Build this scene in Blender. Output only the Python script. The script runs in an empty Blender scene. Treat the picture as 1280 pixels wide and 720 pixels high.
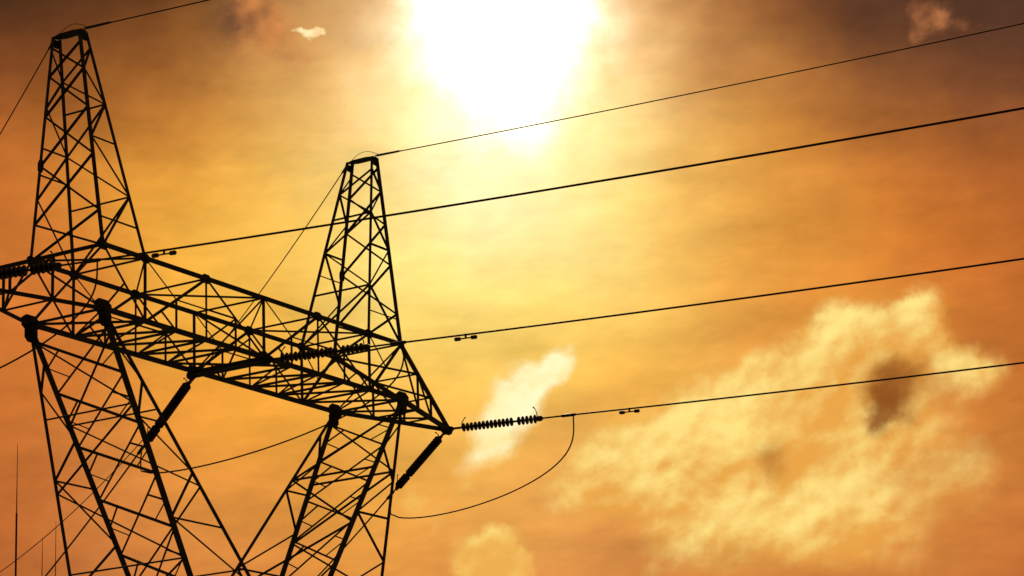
import bpy, bmesh, math, random
from mathutils import Vector, Matrix

# ------------------------------------------------------------------ camera
sc = bpy.context.scene
COL = sc.collection
CAM_POS = Vector((-73.4953, -57.4145, 1.6))
YAW, PITCH, ROLL = -1.0217607, 0.2717093, -0.0387729
GZ = 24.8732            # height of the crossarm's lower chords above the ground
cam_d = bpy.data.cameras.new('camera')
cam = bpy.data.objects.new('camera', cam_d)
COL.objects.link(cam)
fwd = Vector((-math.sin(YAW) * math.cos(PITCH), math.cos(YAW) * math.cos(PITCH), math.sin(PITCH)))
rgt = Vector((math.cos(YAW), math.sin(YAW), 0))
upv = rgt.cross(fwd)
r2 = rgt * math.cos(ROLL) + upv * math.sin(ROLL)
u2 = -rgt * math.sin(ROLL) + upv * math.cos(ROLL)
cam.matrix_world = Matrix(((r2.x, u2.x, -fwd.x, CAM_POS.x), (r2.y, u2.y, -fwd.y, CAM_POS.y),
                           (r2.z, u2.z, -fwd.z, CAM_POS.z), (0, 0, 0, 1)))
cam_d.sensor_width = 36.0
cam_d.lens = 3210.543 / 1280 * 36.0
cam_d.clip_start = 0.1
cam_d.clip_end = 20000
sc.camera = cam

# ------------------------------------------------------------------ sky
SUN_AZ, SUN_EL = math.radians(31.62), math.radians(20.92)     # azimuth measured from +x towards +y
def sky_dir(az, el):
    az, el = math.radians(az), math.radians(el)
    return Vector((math.cos(az) * math.cos(el), math.sin(az) * math.cos(el), math.sin(el)))
def lin(c):
    return tuple(((v / 255) / 12.92 if v / 255 <= .04045 else ((v / 255 + .055) / 1.055) ** 2.4) for v in c)

# azimuth, elevation (degrees), colour of the sky there, angular radius (degrees)
SKY = [
    (43.28, 21.97, (40, 30, 19), 1.36),
    (42.16, 21.14, (56, 38, 23), 1.36),
    (41.05, 22.03, (46, 32, 20), 1.36),
    (38.81, 21.72, (60, 36, 22), 1.36),
    (39.56, 22.76, (53, 33, 22), 1.36),
    (42.88, 20.07, (130, 70, 36), 1.36),
    (43.21, 18.14, (196, 103, 44), 1.36),
    (43.17, 16.04, (206, 116, 50), 1.36),
    (43.13, 13.77, (211, 120, 49), 1.36),
    (43.09, 11.50, (194, 106, 47), 1.36),
    (43.06, 9.42, (175, 93, 43), 1.36),
    (40.86, 20.12, (153, 81, 37), 1.36),
    (40.84, 18.01, (220, 143, 50), 1.36),
    (40.81, 11.50, (220, 138, 66), 1.36),
    (40.80, 9.40, (195, 113, 58), 1.36),
    (39.00, 20.14, (190, 110, 48), 1.36),
    (39.01, 18.20, (229, 159, 60), 1.36),
    (38.46, 16.78, (233, 171, 61), 1.36),
    (38.48, 12.89, (228, 148, 52), 1.36),
    (38.49, 10.77, (215, 138, 63), 1.36),
    (37.11, 21.72, (106, 59, 31), 1.36),
    (36.75, 20.14, (233, 163, 75), 1.36),
    (36.78, 18.19, (240, 189, 90), 1.36),
    (36.44, 16.23, (236, 184, 74), 1.36),
    (37.03, 13.22, (231, 161, 57), 1.36),
    (37.79, 9.35, (205, 128, 62), 1.36),
    (35.20, 21.89, (193, 122, 58), 1.36),
    (36.17, 21.02, (205, 130, 62), 0.81),
    (34.86, 20.47, (252, 222, 137), 1.36),
    (34.58, 16.73, (248, 220, 126), 1.36),
    (35.62, 11.06, (227, 153, 62), 1.36),
    (32.55, 16.14, (250, 226, 131), 1.36),
    (32.61, 14.54, (246, 212, 102), 1.36),
    (33.03, 12.77, (239, 184, 80), 1.36),
    (33.45, 11.00, (233, 167, 70), 1.36),
    (33.50, 9.24, (220, 138, 66), 1.36),
    (31.74, 17.72, (255, 246, 201), 1.36),
    (30.30, 16.59, (252, 232, 142), 1.36),
    (30.58, 14.46, (244, 197, 90), 1.36),
    (31.63, 11.30, (230, 164, 81), 1.36),
    (31.33, 9.51, (210, 138, 70), 1.36),
    (28.55, 21.31, (244, 189, 101), 1.09),
    (28.67, 19.19, (252, 225, 131), 1.36),
    (28.61, 16.87, (247, 209, 108), 1.36),
    (28.54, 14.73, (240, 187, 82), 1.36),
    (29.00, 12.96, (233, 167, 70), 1.36),
    (29.50, 10.32, (210, 138, 70), 1.36),
    (26.83, 21.39, (180, 103, 53), 1.36),
    (26.75, 19.79, (220, 148, 71), 1.36),
    (26.50, 17.82, (237, 169, 72), 1.36),
    (26.63, 15.87, (231, 156, 65), 1.36),
    (26.74, 14.09, (231, 158, 73), 1.36),
    (27.39, 9.34, (205, 133, 64), 1.36),
    (24.95, 21.26, (83, 51, 34), 1.36),
    (21.07, 20.57, (55, 39, 33), 1.36),
    (24.88, 19.66, (166, 97, 50), 1.36),
    (24.65, 17.70, (220, 147, 58), 1.36),
    (24.60, 15.92, (215, 142, 55), 1.36),
    (24.88, 14.51, (215, 139, 59), 1.36),
    (22.70, 21.07, (49, 35, 30), 1.36),
    (22.84, 19.50, (120, 72, 46), 1.36),
    (22.79, 17.91, (208, 119, 46), 1.36),
    (22.76, 15.96, (214, 126, 47), 1.36),
    (22.88, 14.55, (211, 126, 51), 1.36),
    (23.38, 10.52, (210, 136, 61), 1.36),
    (23.87, 8.80, (205, 128, 60), 1.36),
    (20.79, 19.67, (87, 57, 42), 1.36),
    (19.22, 20.73, (64, 42, 32), 1.36),
    (19.39, 19.00, (101, 62, 44), 1.36),
    (20.79, 17.73, (194, 107, 42), 1.36),
    (19.58, 17.09, (183, 100, 40), 1.36),
    (20.80, 15.62, (204, 111, 44), 1.36),
    (19.87, 14.13, (192, 107, 44), 1.36),
    (20.93, 14.22, (198, 109, 44), 1.36),
    (20.59, 12.08, (205, 132, 56), 1.36),
    (21.09, 10.37, (197, 116, 54), 1.36),
    (20.73, 8.60, (183, 103, 48), 1.36),
    (49.25, 22.66, (63, 39, 24), 3.39),
    (49.01, 17.58, (175, 96, 43), 3.39),
    (48.76, 12.12, (177, 98, 45), 3.39),
    (47.17, 5.55, (165, 90, 44), 3.39),
    (40.42, 3.56, (177, 102, 49), 3.39),
    (33.33, 3.33, (195, 118, 54), 3.39),
    (26.37, 3.05, (185, 110, 53), 3.39),
    (17.15, 3.62, (165, 90, 44), 3.39),
    (14.43, 10.17, (170, 93, 43), 3.39),
    (13.71, 16.09, (154, 88, 40), 3.39),
    (13.34, 21.69, (63, 40, 29), 3.39),
    (20.04, 27.19, (69, 43, 30), 3.39),
    (26.79, 27.81, (154, 90, 48), 3.39),
    (33.68, 28.10, (154, 92, 48), 3.39),
    (41.48, 27.68, (65, 40, 26), 3.39),
    (28.18, 11.32, (244, 191, 75), 0.75),
    (26.52, 11.77, (249, 205, 87), 0.75),
    (25.04, 12.22, (246, 210, 84), 0.75),
    (23.89, 13.20, (245, 205, 80), 0.75),
    (22.40, 13.81, (232, 175, 72), 0.75),
    (26.97, 10.38, (240, 187, 74), 0.75),
    (25.18, 10.28, (234, 177, 69), 0.75),
    (22.41, 11.51, (219, 154, 62), 0.75),
    (29.45, 11.21, (240, 189, 77), 0.60),
]
# brightness of the sun burning through the haze: az, el, radius, gain
GLARE = [
    (31.53, 22.15, 1.11, 1.80),
    (32.73, 21.75, 0.54, 0.80),
    (30.36, 21.40, 0.61, 1.00),
    (31.59, 20.56, 0.75, 1.30),
    (31.39, 19.58, 0.50, 0.55),
    (31.58, 20.91, 1.34, 0.35),
    (31.61, 21.09, 2.05, 0.32),
]
# lit clouds: (lit colour, shaded colour, edge width, [az, el, radius, amount])
CLOUDS = [
    ((255, 232, 138), (226, 156, 66), 0.8, 1.15, [(29.72, 11.22, 0.54, 0.78), (28.89, 11.54, 0.68, 0.91), (27.82, 11.31, 0.80, 0.78), (27.77, 12.01, 0.61, 0.91), (26.49, 12.30, 0.75, 0.91), (25.89, 13.15, 0.50, 0.91), (24.79, 13.26, 0.64, 1.04), (24.01, 14.01, 0.50, 1.04), (23.10, 14.04, 0.54, 1.04), (22.18, 14.32, 0.39, 1.17), (21.62, 13.48, 0.46, 0.78), (25.08, 11.69, 0.89, 0.65), (23.58, 12.48, 0.71, 0.59), (26.43, 10.35, 0.80, 0.65), (24.82, 10.26, 0.80, 0.52), (27.71, 10.06, 0.57, 0.59), (22.38, 11.86, 0.75, 0.52), (20.95, 12.99, 0.39, 0.65), (21.41, 10.74, 0.71, 0.36), (23.11, 9.45, 0.89, 0.42), (28.46, 9.39, 0.54, 0.39), (25.49, 11.00, 0.89, 0.45), (23.71, 10.90, 0.80, 0.40), (24.14, 9.87, 0.71, 0.45), (26.88, 11.79, 0.80, 0.35), (30.55, 11.08, 0.46, 0.50)]),
    ((255, 252, 205), (248, 216, 118), 1.1, 1.7, [(30.52, 13.83, 0.32, 1.10), (31.03, 13.50, 0.37, 1.30), (31.56, 12.98, 0.37, 1.30), (32.09, 12.47, 0.36, 1.00), (32.33, 11.94, 0.32, 0.70), (32.89, 11.52, 0.29, 0.40)]),
    ((253, 224, 122), (230, 168, 78), 0.9, 1.9, [(32.42, 9.34, 0.39, 1.00), (32.86, 9.75, 0.27, 0.70), (31.87, 9.53, 0.32, 0.90), (31.44, 9.20, 0.29, 0.70), (32.13, 9.90, 0.21, 0.60), (33.37, 10.65, 0.32, 0.45), (32.54, 11.24, 0.39, 0.50), (33.82, 10.84, 0.25, 0.35)]),
    ((214, 135, 80), (120, 72, 46), 0.9, 1.9, [(21.59, 21.06, 0.27, 0.90), (21.14, 20.84, 0.29, 0.80), (20.51, 20.66, 0.21, 0.70), (21.90, 20.65, 0.14, 0.60)]),
    ((255, 240, 180), (236, 170, 95), 0.8, 1.3, [(35.79, 21.31, 0.11, 1.30), (36.05, 21.37, 0.09, 1.10), (35.58, 21.29, 0.09, 1.00), (36.28, 21.39, 0.07, 0.80)]),
    ((214, 134, 70), (104, 66, 42), 1.1, 1.9, [(37.29, 21.81, 0.54, 0.90), (36.74, 21.20, 0.43, 0.80), (37.96, 21.46, 0.46, 0.80), (35.21, 21.62, 0.46, 0.70), (36.08, 20.84, 0.39, 0.50), (34.66, 21.00, 0.32, 0.50), (38.81, 21.02, 0.46, 0.40)]),
]
# smoky darker puffs: az, el, radius, amount
DARK = [
    (23.12, 12.62, 0.32, 1.10),
    (23.40, 12.08, 0.21, 0.80),
    (22.66, 13.21, 0.27, 0.70),
    (25.73, 11.49, 0.39, 0.70),
    (22.92, 12.87, 0.64, 0.45),
]

world = bpy.data.worlds.new('World')
sc.world = world
world.use_nodes = True
world.cycles.sampling_method = 'MANUAL'
world.cycles.sample_map_resolution = 256
nt = world.node_tree
nt.nodes.clear()
N, L = nt.nodes, nt.links
def nd(t, **k):
    n = N.new(t)
    for a, b in k.items(): setattr(n, a, b)
    return n
def put(sock, v):
    if hasattr(v, 'is_output') or isinstance(v, bpy.types.NodeSocket): L.new(v, sock)
    else: sock.default_value = v
def M(op, a, b=None, c=None, clamp=False):
    n = nd('ShaderNodeMath', operation=op, use_clamp=clamp)
    put(n.inputs[0], a)
    if b is not None: put(n.inputs[1], b)
    if c is not None: put(n.inputs[2], c)
    return n.outputs[0]
def V(op, a, b=None, s=None):
    n = nd('ShaderNodeVectorMath', operation=op)
    put(n.inputs[0], a)
    if b is not None: put(n.inputs[1], b)
    if s is not None: put(n.inputs['Scale'], s)
    return n.outputs['Value'] if op in ('DOT_PRODUCT', 'LENGTH') else n.outputs[0]
def noise(vec, scale, detail=5, rough=.55, out='Fac', dist=0):
    n = nd('ShaderNodeTexNoise')
    L.new(vec, n.inputs['Vector'])
    n.inputs['Scale'].default_value = scale
    n.inputs['Detail'].default_value = detail
    n.inputs['Roughness'].default_value = rough
    n.inputs['Distortion'].default_value = dist
    return n.outputs[out]
def mix(fac, a, b, mode='MIX'):
    n = nd('ShaderNodeMix', data_type='RGBA', blend_type=mode)
    put(n.inputs[0], fac); put(n.inputs[6], a); put(n.inputs[7], b)
    return n.outputs[2]
def sstep(x, lo, hi):
    n = nd('ShaderNodeMapRange', interpolation_type='SMOOTHSTEP')
    put(n.inputs[0], x)
    n.inputs[1].default_value = lo; n.inputs[2].default_value = hi
    return n.outputs[0]

tc = nd('ShaderNodeTexCoord')
D0 = V('NORMALIZE', tc.outputs['Generated'])
def warp(vec, scale, amount, detail=4):
    nz = noise(vec, scale, detail, .6, 'Color')
    off = V('SUBTRACT', nz, (.5, .5, .5))
    return V('NORMALIZE', V('ADD', vec, V('SCALE', off, s=amount)))
D1 = warp(D0, 14, .055)         # broad drifting haze
D2 = warp(D0, 45, .022, 6)      # billows
def blob(vec, az, el, rad):
    k = 1 / math.radians(rad) ** 2
    d = V('DOT_PRODUCT', vec, tuple(sky_dir(az, el)))
    return M('EXPONENT', M('MULTIPLY_ADD', d, k, -k))
def total(vec, items):
    t = None
    for az, el, rad, amt in items:
        b = M('MULTIPLY', blob(vec, az, el, rad), amt)
        t = b if t is None else M('ADD', t, b)
    return t

nishita = nd('ShaderNodeTexSky', sky_type='NISHITA', sun_disc=False)
nishita.sun_elevation = SUN_EL
nishita.sun_rotation = math.pi / 2 - SUN_AZ
nishita.air_density = 2.5
nishita.dust_density = 6.0
base_far = V('MULTIPLY', nishita.outputs[0], (.020, .011, .006))      # dusty evening air away from the sun
W0 = .004
csum = V('SCALE', base_far, s=W0)
wsum = W0
for az, el, col, rad in SKY:
    b = blob(D1, az, el, rad)
    csum = V('ADD', csum, V('SCALE', lin(col), s=b))
    wsum = M('ADD', wsum, b)
sky = V('SCALE', csum, s=M('DIVIDE', 1.0, wsum))
WA = sky_dir(22, 13.5) - sky_dir(29, 10); WA.normalize()
WC = sky_dir(26, 12); WB = WC.cross(WA).normalized()
def wind(vec, sa, sb):
    n = nd('ShaderNodeCombineXYZ')
    L.new(V('DOT_PRODUCT', vec, tuple(WA * sa)), n.inputs[0])
    L.new(V('DOT_PRODUCT', vec, tuple(WB * sb)), n.inputs[1])
    L.new(V('DOT_PRODUCT', vec, tuple(WC * sb)), n.inputs[2])
    return n.outputs[0]
# streaky thin haze
mp = nd('ShaderNodeMapping'); L.new(D0, mp.inputs[0]); mp.inputs['Scale'].default_value = (1, 1, 3.4)
st = noise(mp.outputs[0], 16, 6, .6)
st2 = noise(wind(D0, 60, 130), 1, 6, .65)
sky = V('SCALE', sky, s=M('ADD', M('MULTIPLY_ADD', st, .85, .47), M('MULTIPLY', st2, .22)))
# cloud texture: billows drawn out along the wind, lit on the side that faces the sun
bil = noise(wind(D0, 26, 34), 1, 8, .53)
sunv = sky_dir(31.62, 20.92)
D3 = V('NORMALIZE', V('ADD', D0, V('SCALE', V('NORMALIZE', V('SUBTRACT', tuple(sunv), D0)), s=.0042)))
bil_s = noise(wind(D3, 26, 34), 1, 8, .53)
big = noise(wind(D2, 17, 22), 1, 3, .5)
D4 = V('NORMALIZE', V('ADD', D2, V('SCALE', V('NORMALIZE', V('SUBTRACT', tuple(sunv), D0)), s=.0055)))
relief = M('SUBTRACT', bil, bil_s)
for lit, shade, edge, amp, items in CLOUDS:
    m = total(D2, items)
    gate = M('MULTIPLY', m, 4.0, clamp=True)
    dens = M('ADD', m, M('MULTIPLY', M('MULTIPLY', M('SUBTRACT', bil, .5), amp), gate))
    cov = M('MULTIPLY', sstep(dens, .24, .24 + edge), .93)
    f = M('ADD', M('MULTIPLY', relief, 3.4), M('MULTIPLY', M('SUBTRACT', big, .5), 1.8))
    if len(items) > 12:        # the big bank: its body is lit from the sun's side too
        f = M('ADD', f, M('MULTIPLY', M('SUBTRACT', m, total(D4, items)), .65))
    f = M('SUBTRACT', .52, f, clamp=True)
    thick = sstep(dens, .9, 2.0)
    f = M('ADD', f, M('MULTIPLY', thick, .25), clamp=True)
    f = sstep(f, -.15, 1.15)
    ccol = mix(f, tuple(lin(lit)) + (1,), tuple(lin(shade)) + (1,))
    sky = mix(cov, sky, ccol)
dk = M('MULTIPLY', sstep(M('ADD', total(D2, DARK), M('MULTIPLY', M('SUBTRACT', bil, .5), 1.0)), .1, 1.5), .95)
sky = mix(dk, sky, (.235, .062, .010, 1))
gl = M('MULTIPLY', total(warp(D0, 30, .038, 7), GLARE), M('MULTIPLY_ADD', bil, 1.5, .2))
sky = V('ADD', sky, V('SCALE', (1.0, .95, .78), s=gl))
bg = nd('ShaderNodeBackground')
L.new(V('SCALE', sky, s=10.0), bg.inputs['Color'])
bg.inputs['Strength'].default_value = 0.108
ow = nd('ShaderNodeOutputWorld')
L.new(bg.outputs[0], ow.inputs[0])

# ------------------------------------------------------------------ sun and exposure
sun_d = bpy.data.lights.new('sun', 'SUN')
sun_d.energy = 2.5
sun_d.angle = math.radians(.5)
sun_d.color = (1.0, .74, .42)
sun = bpy.data.objects.new('sun', sun_d)
COL.objects.link(sun)
sdir = sky_dir(31.62, 20.92)
sun.location = sdir * 400
sun.rotation_euler = (-sdir).to_track_quat('-Z', 'Y').to_euler()
sc.view_settings.view_transform = 'Standard'
sc.view_settings.look = 'None'
sc.view_settings.exposure = 0
sc.view_settings.gamma = 1

# ------------------------------------------------------------------ materials
def material(name, col, rough=.6, metal=0.0, var=.25, scale=6, bump=0.0):
    m = bpy.data.materials.new(name); m.use_nodes = True
    t = m.node_tree; p = t.nodes['Principled BSDF']
    p.inputs['Roughness'].default_value = rough
    p.inputs['Metallic'].default_value = metal
    g = t.nodes.new('ShaderNodeTexCoord')
    nz = t.nodes.new('ShaderNodeTexNoise'); nz.inputs['Scale'].default_value = scale; nz.inputs['Detail'].default_value = 6
    t.links.new(g.outputs['Object'], nz.inputs['Vector'])
    r = t.nodes.new('ShaderNodeValToRGB')
    r.color_ramp.elements[0].position = .3; r.color_ramp.elements[1].position = .7
    r.color_ramp.elements[0].color = tuple(c * (1 - var) for c in col) + (1,)
    r.color_ramp.elements[1].color = tuple(c * (1 + var) for c in col) + (1,)
    t.links.new(nz.outputs['Fac'], r.inputs[0]); t.links.new(r.outputs[0], p.inputs['Base Color'])
    if bump:
        b = t.nodes.new('ShaderNodeBump'); b.inputs['Strength'].default_value = bump
        t.links.new(nz.outputs['Fac'], b.inputs['Height']); t.links.new(b.outputs[0], p.inputs['Normal'])
    return m
STEEL = material('weathered_steel', (.10, .094, .088), .88, 0, .35, 3)
PLATE = material('gusset_steel', (.045, .042, .04), .7, 0, .3, 5)
WIRE = material('aluminium_conductor', (.07, .06, .05), .6, .3, .15, 20)
GLAZE = material('brown_porcelain', (.035, .02, .014), .3, 0, .2, 9)
ZINC = material('galvanised_fitting', (.09, .085, .08), .55, .5, .2, 8)
CONC = material('concrete', (.3, .28, .25), .9, 0, .2, 4, .3)

def ground_mat():
    m = bpy.data.materials.new('dry_field'); m.use_nodes = True
    t = m.node_tree; p = t.nodes['Principled BSDF']; p.inputs['Roughness'].default_value = .95
    g = t.nodes.new('ShaderNodeTexCoord')
    a = t.nodes.new('ShaderNodeTexNoise'); a.inputs['Scale'].default_value = .08; a.inputs['Detail'].default_value = 10
    c = t.nodes.new('ShaderNodeTexNoise'); c.inputs['Scale'].default_value = 4; c.inputs['Detail'].default_value = 8
    t.links.new(g.outputs['Object'], a.inputs['Vector']); t.links.new(g.outputs['Object'], c.inputs['Vector'])
    mx = t.nodes.new('ShaderNodeMath'); mx.operation = 'AVERAGE' if False else 'MULTIPLY'
    t.links.new(a.outputs['Fac'], mx.inputs[0]); t.links.new(c.outputs['Fac'], mx.inputs[1])
    r = t.nodes.new('ShaderNodeValToRGB')
    r.color_ramp.elements[0].position = .12; r.color_ramp.elements[0].color = (.035, .045, .018, 1)
    r.color_ramp.elements[1].position = .42; r.color_ramp.elements[1].color = (.11, .085, .045, 1)
    t.links.new(mx.outputs[0], r.inputs[0]); t.links.new(r.outputs[0], p.inputs['Base Color'])
    b = t.nodes.new('ShaderNodeBump'); b.inputs['Strength'].default_value = .6
    t.links.new(c.outputs['Fac'], b.inputs['Height']); t.links.new(b.outputs[0], p.inputs['Normal'])
    return m

# ------------------------------------------------------------------ helpers
def link(name, bm, mat, parent=None, smooth=False):
    me = bpy.data.meshes.new(name)
    bm.normal_update(); bm.to_mesh(me); bm.free()
    me.materials.append(mat)
    if smooth:
        for p in me.polygons: p.use_smooth = True
    o = bpy.data.objects.new(name, me)
    COL.objects.link(o)
    if parent: o.parent = parent
    return o
def tag(o, label=None, cat=None, group=None, kind=None):
    if label: o['label'] = label
    if cat: o['category'] = cat
    if group: o['group'] = group
    if kind: o['kind'] = kind
    return o
def empty(name, loc):
    o = bpy.data.objects.new(name, None); COL.objects.link(o); o.location = loc
    o.empty_display_size = .5
    return o
def frame_of(a, b, ref=None):
    z = (b - a).normalized()
    ref = Vector(ref) if ref is not None else Vector((0, 0, 1))
    if abs(z.dot(ref.normalized())) > .97: ref = Vector((1, .3, 0))
    x = ref.cross(z).normalized(); y = z.cross(x)
    return x, y, z
def angle(bm, a, b, w, ref=None, flip=1):
    """an L-section steel angle between two points"""
    a, b = Vector(a), Vector(b)
    x, y, z = frame_of(a, b, ref)
    t = max(w * .14, .008)
    o = w * .35
    pf = [(-o, -o), (w - o, -o), (w - o, t - o), (t - o, t - o), (t - o, w - o), (-o, w - o)]
    r0 = [bm.verts.new(a + x * p[0] * flip + y * p[1]) for p in pf]
    r1 = [bm.verts.new(b + x * p[0] * flip + y * p[1]) for p in pf]
    n = len(pf)
    for i in range(n): bm.faces.new((r0[i], r0[(i + 1) % n], r1[(i + 1) % n], r1[i]))
    bm.faces.new(r0[::-1]); bm.faces.new(r1)
def plate(bm, c, x, y, sx, sy, th):
    """a chamfered plate centred on c in the plane of x, y"""
    c = Vector(c); x = Vector(x).normalized(); y = Vector(y); y = (y - x * y.dot(x)).normalized(); n = x.cross(y)
    k = .5
    pf = [(-1, -1 + k), (-1 + k, -1), (1 - k, -1), (1, -1 + k), (1, 1 - k), (1 - k, 1), (-1 + k, 1), (-1, 1 - k)]
    r0 = [bm.verts.new(c + x * p[0] * sx / 2 + y * p[1] * sy / 2 - n * th / 2) for p in pf]
    r1 = [bm.verts.new(c + x * p[0] * sx / 2 + y * p[1] * sy / 2 + n * th / 2) for p in pf]
    for i in range(8): bm.faces.new((r0[i], r0[(i + 1) % 8], r1[(i + 1) % 8], r1[i]))
    bm.faces.new(r0[::-1]); bm.faces.new(r1)
def tube(bm, pts, rad, seg=8, cap=True):
    pts = [Vector(p) for p in pts]
    rings = []
    for i, p in enumerate(pts):
        d = (pts[min(i + 1, len(pts) - 1)] - pts[max(i - 1, 0)]).normalized()
        x, y, z = frame_of(Vector((0, 0, 0)), d)
        r = rad[i] if isinstance(rad, (list, tuple)) else rad
        rings.append([bm.verts.new(p + (x * math.cos(2 * math.pi * k / seg) + y * math.sin(2 * math.pi * k / seg)) * r) for k in range(seg)])
    for i in range(len(rings) - 1):
        for k in range(seg):
            bm.faces.new((rings[i][k], rings[i][(k + 1) % seg], rings[i + 1][(k + 1) % seg], rings[i + 1][k]))
    if cap: bm.faces.new(rings[0][::-1]); bm.faces.new(rings[-1])
def lathe(bm, a, d, prof, seg=20):
    """revolve (distance along d, radius) pairs about the line from a"""
    a, d = Vector(a), Vector(d).normalized()
    x, y, z = frame_of(Vector((0, 0, 0)), d)
    rings = [[bm.verts.new(a + d * s + (x * math.cos(2 * math.pi * k / seg) + y * math.sin(2 * math.pi * k / seg)) * r) for k in range(seg)] for s, r in prof]
    for i in range(len(rings) - 1):
        for k in range(seg):
            bm.faces.new((rings[i][k], rings[i][(k + 1) % seg], rings[i + 1][(k + 1) % seg], rings[i + 1][k]))
    bm.faces.new(rings[0][::-1]); bm.faces.new(rings[-1])
def box(bm, c, sx, sy, sz, top=1.0):
    c = Vector(c)
    v = [bm.verts.new(c + Vector((i * sx / 2 * (top if k > 0 else 1), j * sy / 2 * (top if k > 0 else 1), k * sz / 2))) for k in (-1, 1) for i, j in ((-1, -1), (1, -1), (1, 1), (-1, 1))]
    for f in ((3, 2, 1, 0), (4, 5, 6, 7), (0, 1, 5, 4), (1, 2, 6, 5), (2, 3, 7, 6), (3, 0, 4, 7)): bm.faces.new([v[i] for i in f])
def lerp(a, b, t): return Vector(a) * (1 - t) + Vector(b) * t
def face_bracing(bm, A, B, ts, w, style='zig', horiz=(), ref=None, start=0, sub=0):
    """lattice between two legs A=(low, high), B=(low, high) at the panel points ts"""
    ref = ref or (lerp(*A, .5) - lerp(*B, .5)).cross(Vector(A[1]) - Vector(A[0]))
    for i in range(len(ts) - 1):
        a0, a1 = lerp(*A, ts[i]), lerp(*A, ts[i + 1]); b0, b1 = lerp(*B, ts[i]), lerp(*B, ts[i + 1])
        if style == 'x' or (style == 'zig' and (i + start) % 2 == 0): angle(bm, a0, b1, w, ref)
        if style == 'x' or (style == 'zig' and (i + start) % 2 == 1): angle(bm, b0, a1, w, ref, -1)
        if sub:
            c = lerp(lerp(a0, b1, .5), lerp(b0, a1, .5), .5)
            if style == 'x':
                angle(bm, lerp(a0, b1, .25), lerp(a0, a1, .5), sub, ref); angle(bm, lerp(b0, a1, .25), lerp(b0, b1, .5), sub, ref)
                angle(bm, lerp(a0, b1, .75), lerp(b0, b1, .5), sub, ref); angle(bm, lerp(b0, a1, .75), lerp(a0, a1, .5), sub, ref)
    for i in horiz:
        angle(bm, lerp(*A, ts[i]), lerp(*B, ts[i]), w, ref)

# ------------------------------------------------------------------ ground
bm = bmesh.new()
S = 6000; n = 60
rnd = random.Random(4)
vs = [[None] * (n + 1) for _ in range(n + 1)]
for i in range(n + 1):
    for j in range(n + 1):
        fx, fy = i / n * 2 - 1, j / n * 2 - 1
        x = math.copysign(abs(fx) ** 2.2, fx) * S; y = math.copysign(abs(fy) ** 2.2, fy) * S
        r = math.hypot(x, y)
        z = -.15 + rnd.uniform(-.04, .04) * (1 if r > 40 else 0) if r > 150 else 0.0
        vs[i][j] = bm.verts.new((x, y, z))
for i in range(n):
    for j in range(n):
        bm.faces.new((vs[i][j], vs[i + 1][j], vs[i + 1][j + 1], vs[i][j + 1]))
tag(link('ground', bm, ground_mat()), kind='structure')

# ------------------------------------------------------------------ the lattice tower
A_ = 9.0; B_ = 1.638; WIN = 2.227; DEP = 2.28; PH = 10.34; TIP = 5.684
WZ = 11.15; XO = 4.67; B2 = 2.875; TW = .174; TB = .61; LEAN = -.048
def T(x, y, z): return Vector((x, y, z + GZ))
tower = empty('lattice_tower', (0, 0, 0))
tag(tower, 'dark steel lattice transmission tower with two pointed peaks and a wide crossarm', 'pylon')

def gusset(parent, *args, name='gusset_plate'):
    g = bmesh.new(); plate(g, *args)
    return link(name, g, PLATE, parent)
def peak(s):
    outer = {y: (T(s * A_, y * B_, DEP), T(s * (A_ + LEAN + TW), y * TB, PH)) for y in (-1, 1)}
    inner = {y: (T(s * (A_ - WIN), y * B_, DEP), T(s * (A_ + LEAN - TW), y * TB, PH)) for y in (-1, 1)}
    b = bmesh.new()
    ts = [0, .27, .50, .68, .82, .93]
    for y in (-1, 1):
        face_bracing(b, outer[y], inner[y], ts, .07, 'zig', (2,), start=(y > 0))
    face_bracing(b, outer[-1], outer[1], [0, .16, .42, .64, .82, .95], .075, 'x')
    face_bracing(b, inner[-1], inner[1], ts, .06, 'zig', (1, 3), start=1)
    for lg0, lg1, k in ((outer[-1], inner[-1], .13), (outer[1], inner[1], .38)):
        angle(b, lerp(*lg0, k), lerp(*lg1, k), .05)
    p = link('earthwire_peak', b, STEEL, tower)
    for y in (-1, 1):
        for lg, w in ((outer[y], .16 if y * s > 0 or y < 0 else .13), (inner[y], .145 if y > 0 else .12)):
            b = bmesh.new(); angle(b, lg[0], lg[1], w, (1, 0, 0)); link('corner_leg', b, STEEL, p)
    gusset(p, T(s * (A_ + LEAN), 0, PH + .02), (1, 0, 0), (0, 1, 0), 2 * TW + .12, 2 * TB + .12, .04, name='cap_plate')
    for y in (-1, 1):
        gusset(p, T(s * (A_ + LEAN), y * (TB + .05), PH - .2), (1, 0, 0), (0, 0, 1), 2 * TW + .1, .3, .03)
    gusset(p, lerp(outer[1][0], outer[1][1], .42), (0, 1, 0), (0, 0, 1), .26, .5, .03)
    return p
for s in (-1, 1): peak(s)

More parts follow.
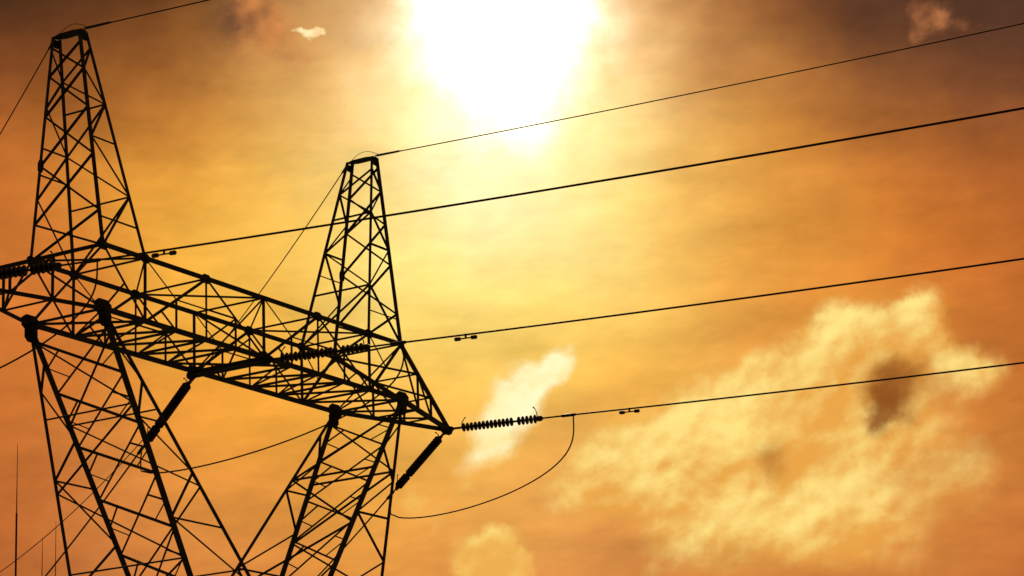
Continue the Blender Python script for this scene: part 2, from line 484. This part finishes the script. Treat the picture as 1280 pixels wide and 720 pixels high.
# crossarm: lattice, four chords, its end tips and plates
c = bmesh.new()
st = [-9, -6.773, -3.387, 0, 3.387, 6.773, 9]
for y in (-1, 1):
    for i, x in enumerate(st):
        if 0 < i < 6: angle(c, T(x, y * B_, 0), T(x, y * B_, DEP), .13 if i % 2 else .085, (1, 0, 0))
    for i in range(6):
        a0, a1 = (0, DEP) if i in (1, 3, 5) else (DEP, 0)
        angle(c, T(st[i], y * B_, a0), T(st[i + 1], y * B_, a1), .09, (0, 1, 0))
        angle(c, T(st[i], y * B_, DEP - a0), T((st[i] + st[i + 1]) / 2, y * B_, DEP / 2), .055, (0, 1, 0))
        if 0 < i < 5:                                    # small redundant struts
            m = (st[i] + st[i + 1]) / 2
            angle(c, T(m, y * B_, DEP / 2), T(m, y * B_, 0), .06, (1, 0, 0))
            angle(c, T(m, y * B_, DEP / 2), T(st[i] if a0 == DEP else st[i + 1], y * B_, DEP / 2), .055, (0, 1, 0))
            angle(c, T(m, y * B_, 0), T((m + (st[i] if a0 == 0 else st[i + 1])) / 2, y * B_, DEP / 4), .05, (0, 1, 0))
    for s in (-1, 1):                                    # cantilever lattice
        up = (T(s * A_, y * B_, DEP), T(s * (A_ + TIP), y * .07, .05)); lo = (T(s * A_, y * B_, 0), T(s * (A_ + TIP), y * .07, -.02))
        ts = [0, .34, .62]
        for k in range(2):
            angle(c, lerp(*up, ts[k + 1]), lerp(*lo, ts[k + 1]), .075, (1, 0, 0))
            angle(c, lerp(*up, ts[k]), lerp(*lo, ts[k + 1]), .09, (0, 1, 0))
for z, w in ((0, .10), (DEP, .08)):
    xs = st if z else [-9, -6.773, -5.08, -3.387, -1.69, 1.69, 3.387, 5.08, 6.773, 9]
    for i, x in enumerate(xs):
        angle(c, T(x, -B_, z), T(x, B_, z), w, (0, 0, 1))
    for i in range(len(xs) - 1):
        s1 = -1 if i % 2 else 1
        angle(c, T(xs[i], s1 * B_, z), T(xs[i + 1], -s1 * B_, z), w * .8, (0, 0, 1))
        if z == 0: angle(c, T(xs[i], -s1 * B_, z), T(xs[i + 1], s1 * B_, z), w * .8, (0, 0, 1))
    for s in (-1, 1):
        for t0, t1 in ((0, .34), (.34, .62)):
            zz = lambda t: z * (1 - t)
            p0 = T(s * (A_ + TIP * t0), B_ * (1 - t0), zz(t0)); p1 = T(s * (A_ + TIP * t1), -B_ * (1 - t1), zz(t1)); p2 = T(s * (A_ + TIP * t1), B_ * (1 - t1), zz(t1))
            angle(c, p0, p1, .075, (0, 0, 1)); angle(c, p1, p2, .075, (0, 0, 1))
for x in (-9, 0, 9):                                     # diaphragms
    angle(c, T(x, -B_, 0), T(x, B_, DEP), .075, (1, 0, 0)); angle(c, T(x, B_, 0), T(x, -B_, DEP), .075, (1, 0, 0))
beam = link('crossarm', c, STEEL, tower)
for y in (-1, 1):
    for s in (-1, 1):
        gusset(beam, T(s * A_, y * B_, .05), (1, 0, 0), (0, 0, 1), 0.85, .56, .05)
        gusset(beam, T(s * A_, y * B_, DEP), (1, 0, 0), (0, 0, 1), .42, .36, .04)
        gusset(beam, T(s * (A_ - WIN), y * B_, DEP), (1, 0, 0), (0, 0, 1), .46, .34, .04)
        gusset(beam, T(s * 3.387, y * B_, DEP), (1, 0, 0), (0, 0, 1), .5, .34, .04)
    gusset(beam, T(0, y * B_, .02), (1, 0, 0), (0, 0, 1), .8, .4, .04)
for y in (-1, 1):
    c = bmesh.new(); angle(c, T(-A_, y * B_, 0), T(A_, y * B_, 0), .155, (0, 0, 1)); link('lower_chord', c, STEEL, beam)
    c = bmesh.new(); angle(c, T(-A_, y * B_, DEP), T(A_, y * B_, DEP), .135, (0, 0, 1)); link('upper_chord', c, STEEL, beam)
    for s in (-1, 1):
        c = bmesh.new(); angle(c, T(s * A_, y * B_, DEP), T(s * (A_ + TIP), y * .07, .05), .14); link('tip_chord', c, STEEL, beam)
        c = bmesh.new(); angle(c, T(s * A_, y * B_, 0), T(s * (A_ + TIP), y * .07, -.02), .15); link('tip_chord', c, STEEL, beam)
for s in (-1, 1):
    gusset(beam, T(s * (A_ + TIP - .05), 0, -.02), (1, 0, 0), (0, 0, 1), .85, .42, .05, name='tip_plate')
    gusset(beam, T(s * (A_ + TIP + .05), 0, -.06), (1, 0, 0), (0, 1, 0), .45, .42, .04, name='tip_plate')
for o in (-.16, .16):
    c = bmesh.new(); angle(c, T(o, -B_ - .1, -.1), T(o, B_ + .1, -.1), .22, (0, 0, 1)); link('hanger_beam', c, PLATE, beam)
for y in (-1, 1): gusset(beam, T(0, y * (B_ + .12), -.1), (0, 1, 0), (0, 0, 1), .5, .34, .05)

# the two splayed arms between waist and crossarm
def arm(s):
    out = {y: (T(s * XO, y * B2, -WZ), T(s * A_, y * B_, 0)) for y in (-1, 1)}
    inn = {y: (T(s * .12, y * B2, -WZ), T(s * A_, y * B_, 0)) for y in (-1, 1)}
    b = bmesh.new()
    ts = [0, .2, .38, .54, .68, .80, .90]
    for y in (-1, 1):
        face_bracing(b, out[y], inn[y], ts, .07, 'zig', (2, 4) if y * s > 0 else (3,), start=(y > 0))
    for f in (out, inn):
        face_bracing(b, f[-1], f[1], [0, .26, .50, .72, .95], .065, 'zig', (1, 3), start=(f is out))
    # diagonal bracing plane between the two heavy legs
    h1, h2 = (inn[1], out[-1]) if s < 0 else (out[1], inn[-1])
    face_bracing(b, h1, h2, [0, .18, .35, .51, .66, .81, .95], .075, 'x', sub=.05)
    p = link('splayed_arm', b, STEEL, tower)
    for y in (-1, 1):
        gusset(p, T(s * (A_ - .08), y * (B_ + .03), -.32), (1, 0, 0), (0, 0, 1), 0.62, .6, .05)
        # the heavier leg of each face carries the pull of the line
        heavy_out = (s < 0) == (y < 0)
        for lg, w in ((out[y], .24 if heavy_out else .14), (inn[y], .14 if heavy_out else .24)):
            b = bmesh.new(); angle(b, lg[0], lg[1], w, (1, 0, 0)); link('main_leg', b, STEEL, p)
for s in (-1, 1): arm(s)

# body below the waist down to the concrete feet
legs = {(s, y): (Vector((s * 5.6, y * 5.0, .35)), T(s * XO, y * B2, -WZ)) for s in (-1, 1) for y in (-1, 1)}
b = bmesh.new()
for k0, k1 in (((-1, -1), (1, -1)), ((-1, 1), (1, 1)), ((-1, -1), (-1, 1)), ((1, -1), (1, 1))):
    face_bracing(b, legs[k0], legs[k1], [0, .38, .7, 1], .12, 'x', (1, 2, 3), sub=.07)
body = link('tower_body', b, STEEL, tower)
for s in (-1, 1):
    for y in (-1, 1):
        gusset(body, T(s * XO, y * B2, -WZ), (1, 0, 0), (0, 0, 1), .9, .8, .05)
        b = bmesh.new(); angle(b, *legs[s, y], .28, (1, 0, 0)); link('main_leg', b, STEEL, body)
        b = bmesh.new(); box(b, (s * 5.6, y * 5.0, .2), 1.3, 1.3, .6, .7); link('footing', b, CONC, body)

# ------------------------------------------------------------------ line hardware
AZ1, AZ2 = math.radians(-84.13), math.radians(63)
H1 = Vector((math.cos(AZ1), math.sin(AZ1), 0)); H2 = Vector((math.cos(AZ2), math.sin(AZ2), 0))
UP = Vector((0, 0, 1))
def near_pt(S, Lm, s0=.0393, c=.000464): return S + H1 * Lm + UP * (-s0 * Lm + c * Lm * Lm)
def far_pt(S, Lm, s0=.364, c=.0033): return S + H2 * Lm + UP * (-s0 * Lm + c * max(0, Lm - 5.5) ** 2)
DISC = [(0, .035), (.012, .05), (.05, .055), (.065, .10), (.078, .178), (.092, .185), (.10, .17), (.098, .12), (.115, .10), (.108, .06), (.135, .03), (.17, .022)]
def string(start, d, label, n1, n2, pitch=.185, ext=.5):
    """strain insulator string: shackle, discs, yoke, horns, compression clamp"""
    t = empty('insulator_string', start)
    tag(t, label, 'insulator', 'strain insulator strings on the tower')
    d = Vector(d).normalized()
    side = d.cross(UP).normalized(); up = side.cross(d)
    s = bmesh.new()
    tube(s, [d * .0, d * .3], .035); tube(s, [d * .22, d * .62], .05)
    plate(s, d * .12, d, up, .34, .2, .05); plate(s, d * .55, d, side, .28, .16, .05)
    link('shackle', s, ZINC, t)
    o0 = .66
    first = None
    pos = [o0 + i * pitch for i in range(n1)] + [o0 + n1 * pitch + .16 + i * pitch for i in range(n2)]
    b = bmesh.new(); lathe(b, (0, 0, 0), d, DISC)
    first = link('insulator_disc', b, GLAZE, t, True); first.location = d * pos[0]
    for q in pos[1:]:
        c = first.copy(); COL.objects.link(c); c.parent = t; c.location = d * q
    b = bmesh.new(); tube(b, [d * (pos[n1 - 1] + .15), d * (pos[n1] + .02)], .045); link('link_plate', b, ZINC, t)
    e = pos[-1] + .17
    for q, h in ((o0 - .02, .42), (e + .03, .52)):
        b = bmesh.new(); sg = 1 if q < 1 else -1
        tube(b, [d * q, d * (q + .03 * sg) + up * h * .5, d * (q + .12 * sg) + up * h * .85, d * (q + .2 * sg) + up * h], [.022, .022, .02, .03]); link('arcing_horn', b, ZINC, t, True)
    b = bmesh.new(); plate(b, d * (e + .12), d, up, .3, .22, .05); tube(b, [d * (e + .2), d * (e + ext)], .035); link('yoke', b, ZINC, t)
    end = (Vector(start) - Vector((0, 0, 0))) + d * (e + .5)
    b = bmesh.new(); tube(b, [d * (e + ext - .08), d * (e + ext + .02), d * (e + ext + .55), d * (e + ext + .62)], [.03, .065, .065, .04]); link('tension_clamp', b, ZINC, t, True)
    return t, Vector(start) + d * (e + ext + .55)

TR = T(A_ + TIP, 0, 0); TL = T(-A_ - TIP, 0, 0); MN = T(0, -B_, -.1); MF = T(0, B_, -.1)
def damper(parent, p, d):
    """stockbridge damper: clamp, messenger cable and two bell weights"""
    d = Vector(d).normalized()
    c = bmesh.new(); tube(c, [p + UP * .03, p - UP * .14], .04); tube(c, [p - d * .38 - UP * .13, p + d * .38 - UP * .13], .026)
    o = link('vibration_damper', c, ZINC, parent)
    for s in (-1, 1):
        w = bmesh.new(); lathe(w, p + d * s * .2 - UP * .13, d * s, [(0, .03), (.03, .07), (.2, .075), (.24, .05)], 12); link('damper_weight', w, ZINC, o)
def conductor(name, pts, rad, label, cat, group, dampers=(), mat=WIRE):
    base = pts[0]
    b = bmesh.new(); tube(b, [p - base for p in pts], rad, 8)
    o = link(name, b, mat, None, True); o.location = base
    tag(o, label, cat, group)
    for i in dampers:
        p = pts[i[0]].lerp(pts[i[0] + 1], i[1]) - base
        damper(o, p, pts[i[0] + 1] - pts[i[0]])
    return o
def lrange(a, b, n, pw=1.0): return [a + (b - a) * (i / n) ** pw for i in range(n + 1)]

phases = [('right', TR, TR, 'outer right crossarm tip', 'lowest of the three heavy wires there'),
          ('middle', MN, MF, 'middle of the crossarm', 'middle one of the three heavy wires there'),
          ('left', TL, TL, 'left crossarm end', 'highest of the three heavy wires there')]
SAG = {'right': 3.2, 'middle': 2.9, 'left': 2.7}
for key, sn, sf, where, which in phases:
    dn = near_pt(sn, 5) - near_pt(sn, 0)
    df = far_pt(sf, 5) - far_pt(sf, 0)
    lift = .14 if key == 'right' else .1 if key == 'middle' else 0.0
    sN = sn + H1 * .05
    t1, e1 = string(sN, dn + UP * lift * .4, {'right': 'beaded insulator string reaching right from the crossarm tip',
                    'middle': 'insulator string seen through the lattice under the middle of the crossarm',
                    'left': 'insulator string crossing the left peak at crossarm height'}[key], 13, 5, ext=1.15)
    t2, e2 = string(sf + H2 * .05 - UP * .04, df, {'right': 'thick black insulator string sloping down left from the right crossarm tip',
                    'middle': 'thick black insulator string sloping down left from the middle of the crossarm',
                    'left': 'insulator string sloping down from the left crossarm end'}[key], 17, 5, .17)
    Ls = lrange(0, 1, 60, 1.3)
    L1 = (e1 - sn).dot(H1)
    pts = []
    for q in Ls:
        Lm = L1 + q * (190 - L1)
        P = near_pt(sn, Lm)
        off = e1 - near_pt(sn, L1)
        pts.append(P + off * max(0, 1 - q * 3))
    conductor('conductor', [e1 - dn.normalized() * .3] + pts, .036, 'power line running up to the right edge, %s' % which, 'power line', 'conductors running off to the right',
              ((1, 0.0),) if False else (), WIRE)
    # damper 2.6 m out along the wire
    co = COL.objects[-1]
    for o in COL.objects:
        if o.name.startswith('conductor') and o.type == 'MESH' and o.location == (e1 - dn.normalized() * .3): co = o
    pd = near_pt(sn, L1 + 2.45) + (e1 - near_pt(sn, L1)) * .97
    damper(co, pd - co.location, near_pt(sn, 9) - near_pt(sn, 8))
    L2 = (e2 - sf).dot(H2)
    off2 = e2 - far_pt(sf, L2)
    pts = [far_pt(sf, L2 + q * (56 - L2)) + off2 for q in lrange(0, 1, 40)]
    conductor('conductor', pts, .034, {'right': 'slack power line dropping down left behind the right leg',
              'middle': 'slack power line dropping down left behind the left leg',
              'left': 'slack power line dropping away from the left crossarm end'}[key], 'power line', 'slack spans behind the tower')
    j = []
    A1 = e1 - dn.normalized() * .05; A2 = e2 - df.normalized() * .45
    for i in range(71):
        q = (i / 70) ** 2.2                    # hangs steeply from the near clamp, almost level behind
        P = A1.lerp(A2 - UP * .95, q); k = q ** .25 * (1 - q) ** .75
        j.append(P - UP * SAG[key] * k)
    j += [A2 - UP * .93 + H2 * .12, A2 - UP * .80 + H2 * .2, A2 - UP * .45 + H2 * .2, A2 + H2 * .1]
    conductor('jumper_wire', j, .03, {'right': 'slack jumper loop hanging below the right crossarm tip',
              'middle': 'slack jumper loop hanging below the middle of the crossarm between both legs',
              'left': 'slack jumper loop hanging at the left edge below the crossarm'}[key], 'jumper wire', 'jumper loops')

# earth wires on the two peaks
for s, txt in ((-1, 'left'), (1, 'right')):
    S0 = T(s * (A_ + LEAN), 0, PH + .08)
    a = S0 + Vector((0, -TB - .1, 0)); f = S0 + Vector((0, TB + .1, -.05))
    pts = [near_pt(a, q, .006, .000464) for q in lrange(0, 190, 70, 1.4)]
    o = conductor('earth_wire', pts, .024, 'thin earth wire running up to the right from the %s peak' % txt, 'earth wire', 'earth wires on the peaks')
    b = bmesh.new(); tube(b, [H1 * -.05, H1 * .1, H1 * 1.0, H1 * 1.15], [.03, .05, .045, .024]); link('tension_clamp', b, ZINC, o)
    slope, cv = (.36, .003) if s < 0 else (.43, .0042)
    pts = [f + H2 * q + UP * (-slope * q + cv * q * q) for q in lrange(0, 50, 40)]
    o = conductor('earth_wire', pts, .022, 'thin earth wire sloping steeply down left from the %s peak' % txt, 'earth wire', 'earth wires on the peaks')
    d = (H2 - UP * slope).normalized()
    b = bmesh.new(); tube(b, [d * -.05, d * .1, d * .55, d * .7], [.03, .045, .04, .022]); link('tension_clamp', b, ZINC, o)
    # bonding loop over the cap joining both clamps
    j = [(a + H1 * .15).lerp(f + d * .4, i / 16) + UP * .42 * math.sin(math.pi * i / 16) for i in range(17)]
    conductor('bonding_loop', j, .011, 'thin bonding loop arched over the top of the %s peak' % txt, 'jumper wire', 'bonding loops')

# ------------------------------------------------------------------ lightning masts beyond the tower
def mast(x, y, h, r0, label):
    o = empty('lightning_mast', (x, y, 0)); tag(o, label, 'mast', 'slender masts at the lower left')
    b = bmesh.new(); tube(b, [(0, 0, .2), (0, 0, h * .3), (0, 0, h * .3 + .02), (0, 0, h * .62), (0, 0, h * .62 + .02), (0, 0, h * .88)], [r0 * 2.0, r0 * 1.6, r0 * 1.3, r0 * 1.1, r0 * .9, r0 * .75], 12); link('shaft', b, STEEL, o)
    b = bmesh.new(); tube(b, [(0, 0, h * .87), (0, 0, h)], [r0 * .5, r0 * .2]); link('lightning_rod', b, ZINC, o)
    b = bmesh.new(); box(b, (0, 0, .1), 1.0, 1.0, .5, .8); link('footing', b, CONC, o)
mast(34.18, 42.02, 33.52, 0.070, 'tallest of three slender masts rising at the lower left edge')
mast(35.94, 41.64, 28.28, 0.070, 'shortest slender mast at the lower left, middle one of three')
mast(36.32, 40.97, 29.18, 0.060, 'slender mast at the lower left, right one of three, close to the tower leg')
